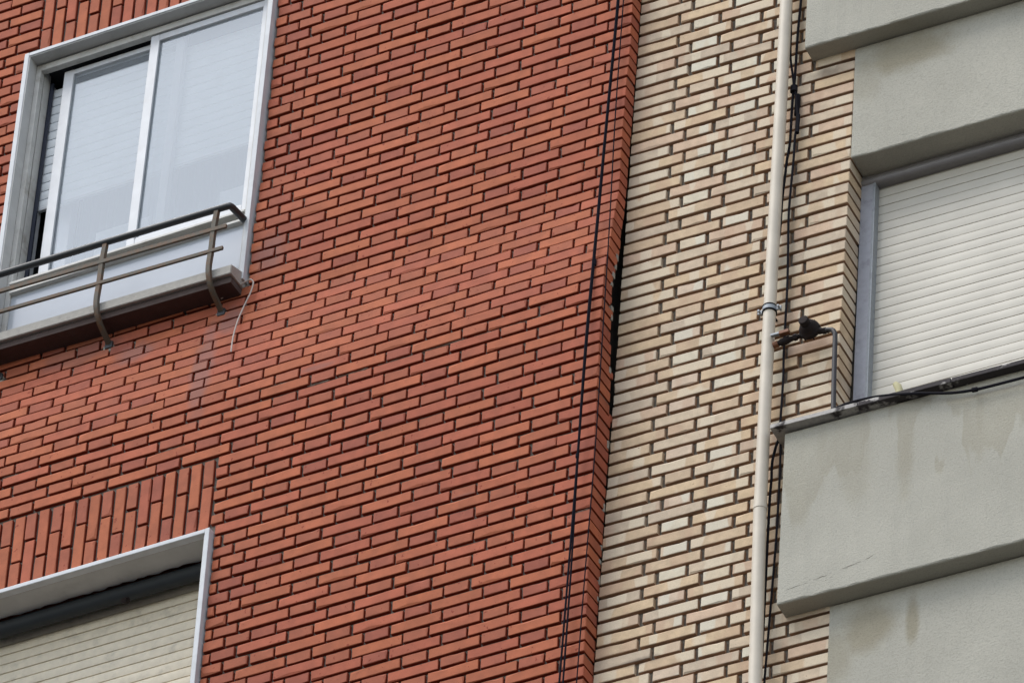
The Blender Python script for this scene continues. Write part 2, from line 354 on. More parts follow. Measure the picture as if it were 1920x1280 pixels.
class BrickSet:
    def __init__(s, wall, S, Hd, height, depth, mats_s, mats_h, base, bed):
        s.wall, s.base, s.bed = wall, base, bed; s.items = []; s.rng = random.Random(11)
        s.S, s.Hd, s.h, s.d = S, Hd, height, depth
        s.ms, s.mh = mats_s, mats_h; s.cache = {}
        s.pool = {}
    def mesh(s, L, D):
        key = (round(L, 4), round(D, 3)); end = D > s.d + .004
        if key not in s.pool: s.pool[key] = []
        lst = s.pool[key]
        if len(lst) < 10: lst.append(brick_mesh('brick', L, s.h, D, s.rng, end)); return lst[-1]
        return s.rng.choice(lst)
    def put(s, x0, x1, y, z, D=None, header=False, tilt=0.0, zs=1.0, jit=1.0, vertical=False):
        r = s.rng; L = x1 - x0; D = D or s.d
        geo = s.mesh(L, D)
        jx, jy, jz = r.gauss(0, 0.0012) * jit, r.gauss(0, 0.0013) * jit, r.gauss(0, 0.0009) * jit
        M = Matrix.Translation((x0 + jx, y + jy, z + jz)) @ Matrix.Rotation(r.gauss(0, 0.0028) * jit, 4, 'Y') @ Matrix.Rotation(tilt + r.gauss(0, 0.010) * jit, 4, 'X') @ Matrix.Rotation(r.gauss(0, 0.004) * jit, 4, 'Z')
        if zs != 1.0: M = M @ Matrix.Diagonal((1, 1, zs, 1))
        if vertical: M = Matrix.Translation((x0 + jx, y + jy, z + jz)) @ Matrix.Rotation(-math.pi / 2, 4, 'Y') @ Matrix.Rotation(r.gauss(0, 0.003), 4, 'Y') @ Matrix.Rotation(r.gauss(0, 0.006), 4, 'Z')
        mats = s.mh if header else s.ms
        s.items.append((geo, M, mats[r.randrange(len(mats))], L))
    def area(s, M, L):
        cnt, tot = 0, 0
        A = s.base @ M
        q = [pix(A @ Vector((x, 0, z))) for x, z in ((0, -s.h / 2), (L, -s.h / 2), (L, s.h / 2), (0, s.h / 2))]
        ar = abs(sum(q[i][0] * q[(i + 1) % 4][1] - q[(i + 1) % 4][0] * q[i][1] for i in range(4))) / 2
        for fx in (0.05, 0.35, 0.65, 0.95):
            u, v = pix(A @ Vector((L * fx, 0, 0))); tot += 1
            cnt += 0 <= u <= 1 and 0 <= v <= 1
        return ar * cnt / tot
    def build(s, part, limit=300, name='brick', rest='brickwork', hidden=None):
        order = sorted(range(len(s.items)), key=lambda i: -(0 if hidden and hidden(s.items[i][1], s.items[i][3]) else s.area(s.items[i][1], s.items[i][3])))
        shared = {}
        V, F, MI, mats, idx = [], [], [], [s.bed], {}
        for rank, i in enumerate(order):
            geo, M, mt, L = s.items[i]
            vis = s.area(M, L) > 0 and not (hidden and hidden(M, L))
            if rank < limit and vis:
                k = id(geo)
                if k not in shared:
                    me = bpy.data.meshes.new(name); me.from_pydata(geo[0], [], geo[1]); me.update(); me.materials.append(mt); me.materials.append(s.bed); me.polygons.foreach_set('material_index', geo[2]); shared[k] = me
                o = bpy.data.objects.new(name, shared[k]); o.matrix_basis = M; link(o, part)
                o.material_slots[0].link = 'OBJECT'; o.material_slots[0].material = mt
            else:
                if mt.name not in idx: idx[mt.name] = len(mats); mats.append(mt)
                b = len(V); V += [M @ Vector(p) for p in geo[0]]; F += [tuple(b + q for q in g) for g in geo[1]]; MI += [0 if q else idx[mt.name] for q in geo[2]]
        if F:
            o = mesh_obj(rest, V, F, mats, part, MI); o['kind'] = 'stuff'

def lerp(tab, z):
    if z <= tab[0][0]: return tab[0][1]
    for (a, b), (c, d) in zip(tab, tab[1:]):
        if z <= c: return b + (d - b) * (z - a) / (c - a)
    return tab[-1][1]
YR = [(-4.2, -.124), (-3.6, -.126), (-3.2, -.137), (-1.9, -.136), (-1.75, -.133), (-1.62, -.122), (-1.5, -.1), (-1.37, -.078), (-1.25, -.06), (-1.12, -.036), (-.62, -.027), (-.49, -.018), (-.22, 0), (2, 0)]
yr = lambda z: lerp(YR, z)                                          # the red wall bulges outward below the kink
DZ = [(-4.2, -.004), (-3.56, -.001), (-3.3, -.010), (-3.05, -.008), (-2.55, .001), (-2.2, .011), (-1.72, .013), (-1.5, .009), (-1.2, -.002), (-.6, -.010), (-.3, -.003), (0, 0), (2, 0)]
YE = [(-4.4, -.040), (-3.844, -.035), (-3.234, -.022), (-2.6, -.008), (-2.45, -.004), (-2.39, -.004), (-2.284, -.014), (-2.169, -.022), (-1.996, -.030), (-1.887, -.046), (-1.84, -.024), (-1.80, -.034), (-1.774, -.058), (-1.7055, -.050), (-1.593, -.028), (-1.5165, -.0133), (-1.41, .0032), (-1.31, .010), (-1.2, .0267), (-.59, .0578), (.123, .083), (2, .15)]
PZ = 0.064
W1 = (-3.237, -1.877, -0.95, 0.940)                                  # upper window opening (trim outside)
W2 = (-3.40, -1.853, -4.9, -2.497)                                   # lower window opening
SOL2, SOL1 = (-2.497, -2.078), (0.940, 1.337)                        # soldier courses over the windows
XL, ZT, ZB = -4.0, 2.0, -4.55

# ================================================================== STREET
st = MB().box(-200, 200, -200, 200, -23.9, -23.5).build('street', ASPH); tag(st, 'dark asphalt street far below the walls', None, None, 'structure')

# ================================================================== RED BUILDING
red = empty('red_brick_building', 'red brick apartment building with bulging wall and two white framed windows', 'building')
RM = []
# mortar bed: strips that follow the bulge, with the two window openings left out
v, f = [], []
def strip(x0, x1, z0, z1):
    y0, y1 = yr(z0) + 0.018, yr(z1) + 0.018
    k = len(v); v.extend([(x0, y0, z0), (x1, y0, z0), (x1, y1, z1), (x0, y1, z1)]); f.append((k, k + 1, k + 2, k + 3))
zs = sorted(set([ZB, ZT, W1[2], W1[3], W2[3]] + [ZB + i * 0.08 for i in range(82)]))
zs = [z for z in zs if ZB <= z <= ZT]
for a, b in zip(zs, zs[1:]):
    c = (a + b) / 2
    if W1[2] < c < W1[3]: strip(XL, W1[0] + .006, a, b); strip(W1[1] - .006, -.008, a, b)
    elif c < W2[3]: strip(XL, W2[0] + .006, a, b); strip(W2[1] - .006, -.008, a, b)
    else: strip(XL, -.008, a, b)
    y0, y1 = yr(a) + .014, yr(b) + .014; e0, e1 = lerp(YE, a) - .006, lerp(YE, b) - .006
    k = len(v); v.extend([(-.008, y0, a), (-.008, e0, a), (-.008, e1, b), (-.008, y1, b)]); f.append((k, k + 1, k + 2, k + 3))
    k = len(v); v.extend([(-.008, e0, a), (-.115, e0, a), (-.115, e1, b), (-.008, e1, b)]); f.append((k, k + 1, k + 2, k + 3))
rwall = mesh_obj('wall', v, f, MORTAR_R, red)

RB = BrickSet(rwall, .24, .115, .0498, .045, RS, RH, Matrix.Identity(4), BEDR)
J = .0115
def cut(x0, x1, zc, z0, z1):
    """the pieces of a brick x0..x1 that lie outside the window openings and soldier courses"""
    segs = [(x0, x1)]
    for (a, b, c, d) in (W1, W2, (W1[0] + .052, W1[1], SOL1[0], SOL1[1]), (-9, W2[1] - .026, SOL2[0], SOL2[1] - .006)):
        if c - .028 < zc < d + .024:
            n = []
            for s0, s1 in segs:
                if s1 <= a or s0 >= b: n.append((s0, s1)); continue
                if s0 < a - .012: n.append((s0, a - .006))
                if s1 > b + .012: n.append((b + .006, s1))
            segs = n
    return [s for s in segs if s[1] - s[0] > .018]
for k in range(-31, 71):
    zn = -k * PZ; z = zn + lerp(DZ, zn); y = yr(z)
    sl = math.atan2(yr(z + .03) - yr(z - .03), .06)
    zsq = 1.0
    if k == 29: z -= .002; zsq = .90                                 # thick bed joint where the bulge begins
    x = 0.0; seq = []
    if k % 2 == 0: seq.append((-.18, 0, False)); x = -.19; h = True
    else: h = True
    while x > XL:
        L = .1135 if h else .2385
        seq.append((x - L, x, h)); x -= L + J; h = not h
    ye = lerp(YE, z)
    # closers beside the windows
    for (a, b, hd) in seq:
        near = k % 2 == 1 and (W1[2] < z < W1[3] or z < W2[3]) and -1.87 < b < -1.6 and not hd
        if near:
            mid = (max(a, -1.87) + b) / 2
            parts = [(mid + J / 2, b, True), (a, mid - J / 2, True)]
        else: parts = [(a, b, hd)]
        for (p, q, g) in parts:
            for (s0, s1) in cut(p, q, z, 0, 0):
                if q == 0:                                            # corner brick: its end is the return face
                    yend = ye - (random.uniform(0, .012) if -2.4 < z < -1.5 else 0.001)
                    RB.put(s0, s1, y, z, max(.03, yend - y), header=g, tilt=-sl * .5, zs=zsq, jit=.7)
                else: RB.put(s0, s1, y, z, None, header=g, tilt=-sl * .5, zs=zsq)
RB.build(rwall, 300)
# soldier bricks
SB = BrickSet(rwall, .24, .115, .0498, .045, RS, RH, Matrix.Identity(4), BEDR)
for (xr, xl, (z0, z1)) in ((W2[1] - .030, XL, SOL2), (W1[1] - .030, W1[0] + .03, SOL1)):
    x = xr; i = 0
    while x - .05 > xl:
        y = yr((z0 + z1) / 2)
        lo, hi = (z0 + .006, z0 + .006 + .255), (z0 + .273, z1 - .006)
        if i % 2 == 1: lo, hi = (z0 + .006, z0 + .006 + .145), (z0 + .163, z1 - .006)
        for (a, b) in (lo, hi): SB.put(x - .026, x - .026 + (b - a), y, a, None, header=(b - a) < .2, vertical=True)
        x -= .064; i += 1
SB.build(rwall, 300, 'soldier_brick', 'soldier_brickwork')
# pale pointing left in some of the joints and on the torn return
rg = random.Random(3)
def lump(x0, x1, y, z, h, d):
    n = 7; vv = []; ff = []
    for i in range(n + 1):
        t = i / n; hh = h * (0.35 + 0.65 * rg.random()) * (1 if 0 < i < n else .3)
        vv += [(x0 + (x1 - x0) * t, y, z - hh / 2), (x0 + (x1 - x0) * t, y - d * rg.uniform(.5, 1), z + rg.uniform(-.2, .2) * h), (x0 + (x1 - x0) * t, y, z + hh / 2)]
    for i in range(n):
        a, b = i * 3, i * 3 + 3
        ff += [(a, b, b + 1, a + 1), (a + 1, b + 1, b + 2, a + 2)]
    mesh_obj('mortar_smear', vv, ff, SMEAR, rwall)
zk = -28.5 * PZ + .014
x = -1.45
while x < -.25:
    L = rg.uniform(.08, .22); lump(x, x + L, yr(zk) + .012, zk + .001 - (0.004 if rg.random() < .5 else 0), .008, .007); x += L + rg.uniform(.0, .05)
lump(-3.3, -2.62, -.032, -.972, .008, .008); lump(-2.6, -1.99, -.032, -.980, .008, .008)
for (x0, x1, k) in ((-.62, -.5, 8), (-2.9, -2.7, 22), (-2.55, -2.3, 25), (-3.0, -2.85, 28), (-2.2, -2.05, 30), (-1.7, -1.5, 27), (-.9, -.75, 58), (-1.1, -.95, 60), (-.1, -.01, 46), (-.35, -.25, 57)):
    z = -(k + .5) * PZ + lerp(DZ, -k * PZ); lump(x0, x1, yr(z) + .012, z, .012, .009)
for z in (-1.5, -1.56, -1.62, -1.68, -1.81, -1.86, -2.15, -2.55, -2.9, -3.12, -3.2, -3.3, -3.4):
    ye = lerp(YE, z); hh = rg.uniform(.02, .05)
    MB().box(-.012, .003, ye - rg.uniform(.008, .022), ye + .002, z - hh / 2, z + hh / 2, .004).build('mortar_smear', SMEAR, rwall)
# brick stubs still bridging the open gap
for z, wd in ((-2.165, .022), (-2.395, .02), (-1.77, .012)):
    MB().box(-.03, .001, lerp(YE, z) - .01, lerp(YE, z) + wd, z - .016, z + .018, .004).build('broken_brick', RS[3], rwall)

def put_box(name, mat, parent, *b, bev=0.0): return MB().box(*b, bev=bev).build(name, mat, parent)
# core of the building: closes the cavity and reaches down to the street
core = MB().box(-9, -.12, .62, 8, -23.5, 5).build('building_core', RENDERR, red)
core2 = MB().box(-9, -.012, -.10, .60, -23.5, ZB - .002)
core2.box(-9, XL, .02, .60, ZB, 5).box(XL, -.012, .02, .60, ZT + .002, 5)
core2.build('plain_wall', RENDERR, red)
MB().box(-1.80, -.13, .10, .60, -4.5, 1.95).build('inner_leaf', MORTAR_R, red)

def slat(L, h, bulge=.0016, g=.0032, gw=.05, seg=5):
    """one roller shutter slat: gently curved front, narrow groove above; x 0..L, z 0..h, front at y = 0"""
    prof = [(g, 0.0), (.0008, h * .012)]
    for i in range(seg + 1):
        t = i / seg; prof.append((-bulge * math.sin(math.pi * (0.08 + .84 * t)), h * (.02 + (.975 - gw) * t)))
    prof += [(.0010, h * (1.003 - gw)), (g, h * (1.008 - gw)), (g, h)]
    n = len(prof); vv = [(0, a, b) for a, b in prof] + [(L, a, b) for a, b in prof]
    return vv, [(i, i + 1, n + i + 1, n + i)[::-1] for i in range(n - 1)]
def shutter(parent, x0, x1, y, z0, z1, pitch, mat, jitter=.0006, **kw):
    vv, ff = slat(x1 - x0, pitch, **kw); me = bpy.data.meshes.new('shutter_slat'); me.from_pydata(vv, [], ff); me.update(); me.materials.append(mat)
    me.polygons.foreach_set('use_smooth', [True] * len(me.polygons)); me.set_sharp_from_angle(angle=math.radians(18))
    z = z0; rr = random.Random(5)
    while z < z1:
        o = link(bpy.data.objects.new('shutter_slat', me), parent); o.location = (x0, y + rr.uniform(-jitter, jitter), z); z += pitch

# ---- upper window
W1M = Matrix.Translation((0, -.003, .94)) @ Matrix.Rotation(math.radians(-.85), 4, 'X') @ Matrix.Translation((0, 0, -.94))
win = empty('window', None, None, None, red, W1M); win['label'] = 'white sliding window with lowered white shutter behind the glass'
xa, xb, zt, zb = -3.235, -1.879, .939, -.975
t = MB()
t.box(xa, xa + .024, -.028, .045, zb, zt, .002); t.box(xb - .024, xb, -.028, .045, zb, zt, .002); t.box(xa + .0245, xb - .0245, -.0275, .045, zt - .020, zt - .0005, .002)
t.build('surround', TRIM, win)
t = MB(); t.box(xa + .024, xa + .030, -.024, .04, zb, zt - .02); t.box(xa + .03, xb - .03, -.022, .05, zt - .026, zt - .0205); t.box(xb - .030, xb - .024, -.024, .04, zb, zt - .02)
t.build('reveal', TRIM2, win)
fx0, fx1, fz0, fz1 = -3.205, -1.909, -.556, .906
t = MB()
for (y0, y1) in ((.040, .072), (.080, .130)):
    t.box(fx0, fx0 + .027, y0, y1, zb, fz1, .002); t.box(fx1 - .030, fx1, y0, y1, zb, fz1, .002)
t.box(fx0 + .0272, fx1 - .0302, .0402, .072, .868, fz1 - .0004, .002); 
t.box(fx0 + .0272, fx1 - .0302, .016, .130, -.508, -.494, .002); t.box(fx0 + .0272, fx1 - .0302, .060, .125, -.538, -.5085); t.box(fx0 + .0272, fx1 - .0302, .026, .09, -.553, -.5385, .002)
t.box(fx0 + .0272, fx1 - .0302, .042, .09, -.975, -.90, .002)
t.build('frame', ALUDIRTY, win)
def sash(x0, x1, y, z0, z1, sl_, sr_, top, bot):
    s = MB()
    s.box(x0, x0 + sl_, y, y + .032, z0, z1, .003); s.box(x1 - sr_, x1, y, y + .032, z0, z1, .003)
    s.box(x0 + sl_ + .0003, x1 - sr_ - .0003, y + .001, y + .031, z1 - top, z1 - .0005, .003); s.box(x0 + sl_ + .0003, x1 - sr_ - .0003, y + .001, y + .031, z0 + .0005, z0 + bot, .003)
    s.box(x0 + sl_ - .006, x0 + sl_ + .004, y - .002, y + .01, z0 + bot, z1 - top)
    o = s.build('sash', ALU, win)
    p = MB().box(x0 + sl_, x1 - sr_, y + .014, y + .0155, z0 + bot, z1 - top); p.f = p.f[2:3]; p.build('pane', GLASS, o)
    return o
sash(-2.582, -1.942, .048, -.488, .862, .044, .036, .038, .062)
sash(-3.077, -2.422, .090, -.488, .862, .050, .044, .030, .062)
g = MB().box(-3.178, -3.160, .131, .142, -.5, .86); g.build('gasket', NAVY, win)
p = MB().box(-3.178, -1.939, .052, .056, -.90, -.553); p.build('lower_pane', FROST, win)
shutter(win, -3.168, -1.95, .155, .075, .80, .0545, SLATW, bulge=.004, g=.009, gw=.10)
MB().box(-3.182, -3.170, .143, .185, -.5, .86, .003).build('guide_rail', ALU, win)
MB().box(-1.945, -1.925, .145, .185, -.5, .82, .003).build('guide_rail', ALU, win)
t = MB().box(-3.168, -1.95, .150, .168, .058, .0745, .003); t.build('bottom_bar', ALU, win)
# behind the shutter: an inner window frame, a pale curtain and the dark room
t = MB(); t.box(-2.56, -2.50, .24, .29, -.5, .2, .003); t.box(-3.1, -3.04, .24, .29, -.5, .2, .003); t.box(-2.0, -1.94, .24, .29, -.5, .2, .003); t.box(-3.04, -1.99, .241, .289, -.5, -.43, .003)
t.build('inner_frame', ALU, win)
MB().box(-2.93, -2.64, .30, .32, -.5, -.04, .004).build('reflection_block', SLATW, win); MB().box(-2.27, -2.03, .30, .32, -.5, -.03, .004).build('reflection_block', SLATW, win)  # pale blocks added to stand for a light reflection low in the panes
vv, ff = [], []; nx = 120
for i in range(nx + 1):
    x = -3.1 + 1.2 * i / nx; yy = .40 + .016 * math.sin(i * .55) + .008 * math.sin(i * 1.37 + 1)
    vv += [(x, yy, -.52), (x, yy, .85)]
ff = [(2 * i, 2 * i + 2, 2 * i + 3, 2 * i + 1) for i in range(nx)]
mesh_obj('curtain', vv, ff, CURT, win, smooth=True)
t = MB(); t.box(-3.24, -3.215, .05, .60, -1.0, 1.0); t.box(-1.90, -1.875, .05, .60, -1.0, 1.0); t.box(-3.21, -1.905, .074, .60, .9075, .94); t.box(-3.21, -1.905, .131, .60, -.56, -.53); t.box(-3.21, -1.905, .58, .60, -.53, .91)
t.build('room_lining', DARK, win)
s1 = empty('sill', None, None, None, win, Matrix.Translation((-1.888, -.135, -.960)) @ Matrix.Rotation(math.radians(1.2), 4, 'Y'))
vv = [(-1.5, 0, -.052), (0, 0, -.052), (0, .145, -.05), (-1.5, .145, -.05), (-1.5, 0, 0), (0, 0, 0), (0, .145, .05), (-1.5, .145, .05)]
b = bmesh.new(); bv = [b.verts.new(q) for q in vv]
for q in ((0, 3, 2, 1), (4, 5, 6, 7), (0, 1, 5, 4), (1, 2, 6, 5), (2, 3, 7, 6), (3, 0, 4, 7)): b.faces.new([bv[i] for i in q])
bmesh.ops.bevel(b, geom=list(b.edges), offset=.003, segments=2, affect='EDGES')
me = bpy.data.meshes.new('sill'); b.to_mesh(me); b.free(); me.materials.append(STONE)
bpy.data.objects.remove(s1); s1 = link(bpy.data.objects.new('sill', me), win)
s1.matrix_basis = Matrix.Translation((-1.888, -.118, -.962)) @ Matrix.Rotation(math.radians(1.2), 4, 'Y')

MB().box(-1.49, -.006, .020, .140, -.088, -.0535, .003).build('sill_course', SILLSHADE, s1)  # recessed course under the slab, painted dark for the underside shade

# ---- lower window
win2 = empty('window', None, None, None, red); win2['label'] = 'lower window with dusty cream roller shutter and deep white surround'
xa, xb, zt, zb = -3.39, -1.855, -2.499, -4.9
t = MB(); t.box(xb - .023, xb, -.168, .06, zb, zt, .003); t.box(xa, xb - .0235, -.167, -.128, zt - .022, zt - .0005, .003); t.box(xa, xa + .023, -.1675, .06, zb, zt - .0225, .003)
t.build('surround', TRIM, win2)
rgs = random.Random(9); vv, ff = [], []; nx = 60
for i in range(nx + 1):
    x = xa + .02 + (xb - .024 - xa - .02) * i / nx; yb = -.004 + rgs.uniform(-.006, .006)
    vv += [(x, -.128, zt - .0215), (x, yb, zt - .021), (x, yb + .002, zt + .05)]
for i in range(nx): ff += [(3 * i, 3 * i + 1, 3 * i + 4, 3 * i + 3), (3 * i + 1, 3 * i + 2, 3 * i + 5, 3 * i + 4)]
mesh_obj('head_soffit', vv, ff, TRIM2, win2)
MB().tube([(xa + .03, .028, -2.553), (-1.882, .028, -2.553)], .037, 20).build('roller_tube', TUBEM, win2, True)
MB().tube([(-2.36, .012, -2.61), (-2.36, -.014, -2.628)], [.016, .012], 12).build('stop_buffer', REG, win2, True)
shutter(win2, xa + .03, -1.884, .098, -3.95, -2.58, .0525, SLATD, bulge=.004, g=.006, gw=.09)
t = MB().box(-1.884, -1.8785, -.16, .20, zb, zt - .03); t.build('jamb_lining', TRIM2, win2)
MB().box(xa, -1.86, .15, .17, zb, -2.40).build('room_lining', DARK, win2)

# ================================================================== RAILING
rail = empty('window_railing', 'dark iron window railing with rusty flat bars bolted below the stone sill', 'railing', None, None, Matrix.Identity(4))
pts = [(-3.75, -.172, -.588), (-2.6, -.171, -.602), (-1.925, -.170, -.6165), (-1.916, -.168, -.6165), (-1.912, -.158, -.616), (-1.9085, -.03, -.604)]
MB().tube(pts, .0165, 14).build('handrail', IRON, rail, True)
for z0, z1, x1, hh in ((-.7435, -.7085, -1.917, .010), (-.8715, -.836, -1.925, .0085)):
    dz = (z1 - z0) / 1.187 * -1
    x0 = -3.75; za = z0 + (z0 - z1) / 1.187 * (x0 - x1)
    bm_ = MB(); bm_.add([(x0, -.183, za - hh), (x1, -.183, z0 - hh), (x1, -.171, z0 - hh), (x0, -.171, za - hh), (x0, -.183, za + hh), (x1, -.183, z0 + hh), (x1, -.171, z0 + hh), (x0, -.171, za + hh)],
                        [(0, 3, 2, 1), (4, 5, 6, 7), (0, 1, 5, 4), (1, 2, 6, 5), (2, 3, 7, 6), (3, 0, 4, 7)])
    bm_.build('bar', RUST, rail)
P1 = [(-1.9797, -.17, -.63), (-1.9872, -.17, -.7333), (-1.9898, -.17, -.8601), (-1.994, -.170, -.9536), (-1.991, -.163, -1.0149), (-1.9887, -.13, -1.0665), (-1.9861, -.03, -1.125)]
for k, dx in enumerate((0, -.581, -1.16)):
    pp = [(x + dx, y, z + .012 * k + .0) for x, y, z in P1]
    po = MB().tube(smooth_path(pp, 5), .0105, sq=True).build('post', RUST, rail)
    e = pp[-1]
    MB().box(e[0] - .020, e[0] + .020, e[1] - .018, e[1] + .012, e[2] - .020, e[2] + .018, .005).build('wall_plug', IRON, po)
    MB().box(e[0] - .034, e[0] + .022, e[1] - .010, e[1] + .02, e[2] - .036, e[2] + .006, .008).build('mortar_patch', SMEAR, po)

# ================================================================== CABLES ON THE RED WALL
A1 = [(-.061, -.035, .2429), (-.0577, -.035, .0439), (-.0651, -.0628, -.6657), (-.0586, -.1146, -1.3795), (-.0486, -.1711, -2.0803), (-.0565, -.1716, -2.7087), (-.071, -.1688, -3.316), (-.0893, -.16, -3.9048), (-.0938, -.1593, -4.0963), (-.1, -.15, -4.5)]
A2 = [(-.0556, -.03, .2451), (-.0536, -.03, .0466), (-.0625, -.0578, -.6624), (-.0551, -.1091, -1.3763), (-.0449, -.1661, -2.0777), (-.0567, -.1666, -2.7049), (-.0616, -.1638, -3.3154), (-.0749, -.155, -3.9058), (-.0792, -.1543, -4.0973), (-.085, -.15, -4.5)]
TH = [(-.0338, -.02, .2452), (-.036, -.02, .0484), (-.0305, -.0478, -.6663), (-.0014, -.1013, -1.3897), (.0235, -.1561, -2.0939), (.0172, -.1566, -2.7223), (.0002, -.1535, -3.3279), (-.0168, -.1449, -3.917), (-.0201, -.1443, -4.1086), (-.02, -.14, -4.5)]
top = lambda L: [(L[0][0] + .008, -.03, 2.0)] + L
tag(MB().tube([(-.0545, -.1225, -1.575), (-.0535, -.1255, -1.61)], .010, 8).tube([(-.058, -.170, -2.70), (-.0585, -.170, -2.72)], .008, 8).tube(smooth_path(top(A1)), .0046, 8).build('cable', CABLEB, None, True), 'black cable down the red wall near its corner, left strand of a pair', 'cable', 'cables hanging down the red wall')
tag(MB().tube(smooth_path(top(A2)), .0043, 8).build('cable', CABLEB, None, True), 'black cable down the red wall near its corner, right strand of a pair', 'cable', 'cables hanging down the red wall')
tag(MB().tube(smooth_path(top(TH)), .0028, 10).build('cable', CABLEB, None, True), 'thinnest dark wire hanging straight along the very corner of the red wall', 'cable', 'cables hanging down the red wall')
WW = [(-1.99, -.05, -1.05), (-1.9204, -.055, -1.0179), (-1.8625, -.0537, -.994), (-1.8408, -.0537, -.9922), (-1.8248, -.0542, -1.0173), (-1.8334, -.0551, -1.072), (-1.858, -.0623, -1.154), (-1.8725, -.0801, -1.251), (-1.8772, -.0953, -1.352), (-1.874, -.105, -1.4464)]
tag(MB().tube(smooth_path(WW), .0035, 6).build('loose_wire', WHITEW, None, True), 'thin off-white wire curling loose below the right end of the stone sill', 'wire')

# ================================================================== BEIGE BUILDING
bei = empty('beige_brick_building', 'cream brick apartment building with grey rendered bands and a cream roller shutter', 'building', None, None, BM)
PB, SBL, HBL, JB = .0673, .2508, .1198, .018
XE = [(-4.6, .867), (-3.6, .867), (-2.44, .8514), (-1.118, .871), (0, .876), (2.3, .876)]
v, f = [], []
def bstrip(x0, x1, y0, y1, z0, z1):
    k = len(v); v.extend([(x0, y0, z0), (x1, y1, z0), (x1, y1, z1), (x0, y0, z1)]); f.append((k, k + 1, k + 2, k + 3))
bstrip(-.197, .843, 0.021, 0.021, -4.5, 2.2); bstrip(.843, .843, .021, .16, -4.5, 2.2); bstrip(-.197, -.197, .019, .3, -4.5, 2.2)
bwall = mesh_obj('wall', v, f, MORTAR_B, bei)
BB = BrickSet(bwall, SBL, HBL, .0518, .045, BS, BH, BM, BEDB)
for k in range(-32, 64):
    z = -k * PB; xe = lerp(XE, z)
    if k % 2 == 0: seq = [(-.197, -.009, False), (.009, .2598, False), (.2778, .3976, True), (.4156, .6664, False), (.6844, xe, False)]
    else: seq = [(-.197, .0565, False), (.0745, .1943, True), (.2123, .4631, False), (.4811, .6009, True), (.6189, xe, False)]
    for i, (a, b, hd) in enumerate(seq):
        if i == 0: BB.put(a, b, 0, z, .10, header=False, jit=.8)
        elif i == 4: BB.put(a, b, 0, z, .135, header=False, jit=.6)
        else: BB.put(a, b, 0, z, None, header=hd)
def hid(M, L):
    c = M @ Vector((L / 2, 0, 0)); return c.x > .70 and (c.z > -.40 or -3.56 < c.z < -2.66)
BB.build(bwall, 300, hidden=hid)
put_box('building_core', RENDERB, bei, -.11, 7, .75, 8, -23.3, 5)
put_box('plain_wall', RENDERB, bei, -.197, 7, .0, .70, -23.3, -4.52)
put_box('upper_wall', RENDERB, bei, -.197, 7, .02, .70, 2.22, 5)
MB().box(-.15, .85, .17, .70, -4.5, 2.2).box(.852, 3.4, .24, .70, -4.5, 2.2).build('inner_leaf', MORTAR_B, bei)

def rendered(name, x0, x1, y0, y1, z0, z1, round_left=0.0):
    """stuccoed band: box with rounded arrises, the lower front edge slightly ragged"""
    b = bmesh.new(); n = int(26 * (x1 - x0)); rg = random.Random(int(abs(z0) * 1000))
    prof = []
    r = .008
    rows = []
    for i in range(n + 1):
        t = i / n; x = x0 + (x1 - x0) * t
        j = rg.uniform(-.0022, .0022); j2 = rg.uniform(-.0015, .0015)
        lift = round_left * max(0, 1 - (x - x0) / .10) ** 2
        rows.append([b.verts.new(q) for q in ((x, y1, z1), (x, y0 + .004, z1), (x, y0, z1 - .004), (x, y0 + j2, z0 + r + j + lift), (x, y0 + r * .35, z0 + r * .3 + j + lift), (x, y0 + r * 1.1, z0 + j * .5 + lift), (x, y1, z0 + lift * .3))])
    for i in range(n):
        for k in range(6): b.faces.new((rows[i][k], rows[i][k + 1], rows[i + 1][k + 1], rows[i + 1][k]))
    b.faces.new(rows[0]); b.faces.new(rows[-1][::-1])
    bmesh.ops.recalc_face_normals(b, faces=list(b.faces))
    me = bpy.data.meshes.new(name); b.to_mesh(me); b.free(); me.materials.append(STUCCO)
    return link(bpy.data.objects.new(name, me), bei)
rendered('rendered_parapet', .672, 6.95, -.090, .0, -.385, 2.2)
rendered('rendered_parapet', .668, 6.95, -.090, .0, -3.572, -2.640)
rendered('rendered_lintel', .8765, 6.95, -.004, .16, -1.050, -.386, .006)
rendered('rendered_panel', 3.28, 6.95, -.002, .25, -2.639, -1.051)
rendered('rendered_panel', .8665, 6.95, -.003, .10, -4.5, -3.573)
rgs = random.Random(21)
CRACK = plain('dark_crack', (0.10, 0.09, 0.075), 1.0, scale=40, spec=0.0)  # dark colour of the thin slivers that draw the cracks
for (x0, L, z0) in ((.70, .10, -3.508), (.83, .075, -3.492), (.955, .085, -3.470), (1.06, .03, -3.455), (.88, .035, -3.512)):
    n_ = 6; vv = []
    for i in range(n_ + 1):
        t = i / n_; x = x0 + L * t; zc = z0 + .012 * t + rgs.uniform(-.002, .002); hh = .0011 * math.sin(math.pi * (.06 + .88 * t)) * rgs.uniform(.5, 1.2)
        vv += [(x, -.0905, zc - hh), (x, -.0912, zc), (x, -.0905, zc + hh)]
    mesh_obj('crack', vv, [q for i in range(n_) for q in ((3 * i, 3 * i + 3, 3 * i + 4, 3 * i + 1), (3 * i + 1, 3 * i + 4, 3 * i + 5, 3 * i + 2))], CRACK, bei)

# sill of separate tiles
sill = empty('sill', None, None, None, bei, Matrix.Translation((.616, 0, -2.617)) @ Matrix.Rotation(math.radians(.9), 4, 'Y'))
rgs = random.Random(4); x = 0.0
while x < 6.2:
    L = min(rgs.choice((.40, .42, .41)), 6.3 - x)
    MB().box(x, x + L - .004, -.130 + rgs.uniform(-.002, .002), .14, -.012 + rgs.uniform(-.0015, .0015), .011, .003).build('sill_tile', SILLB, sill)
    x += L
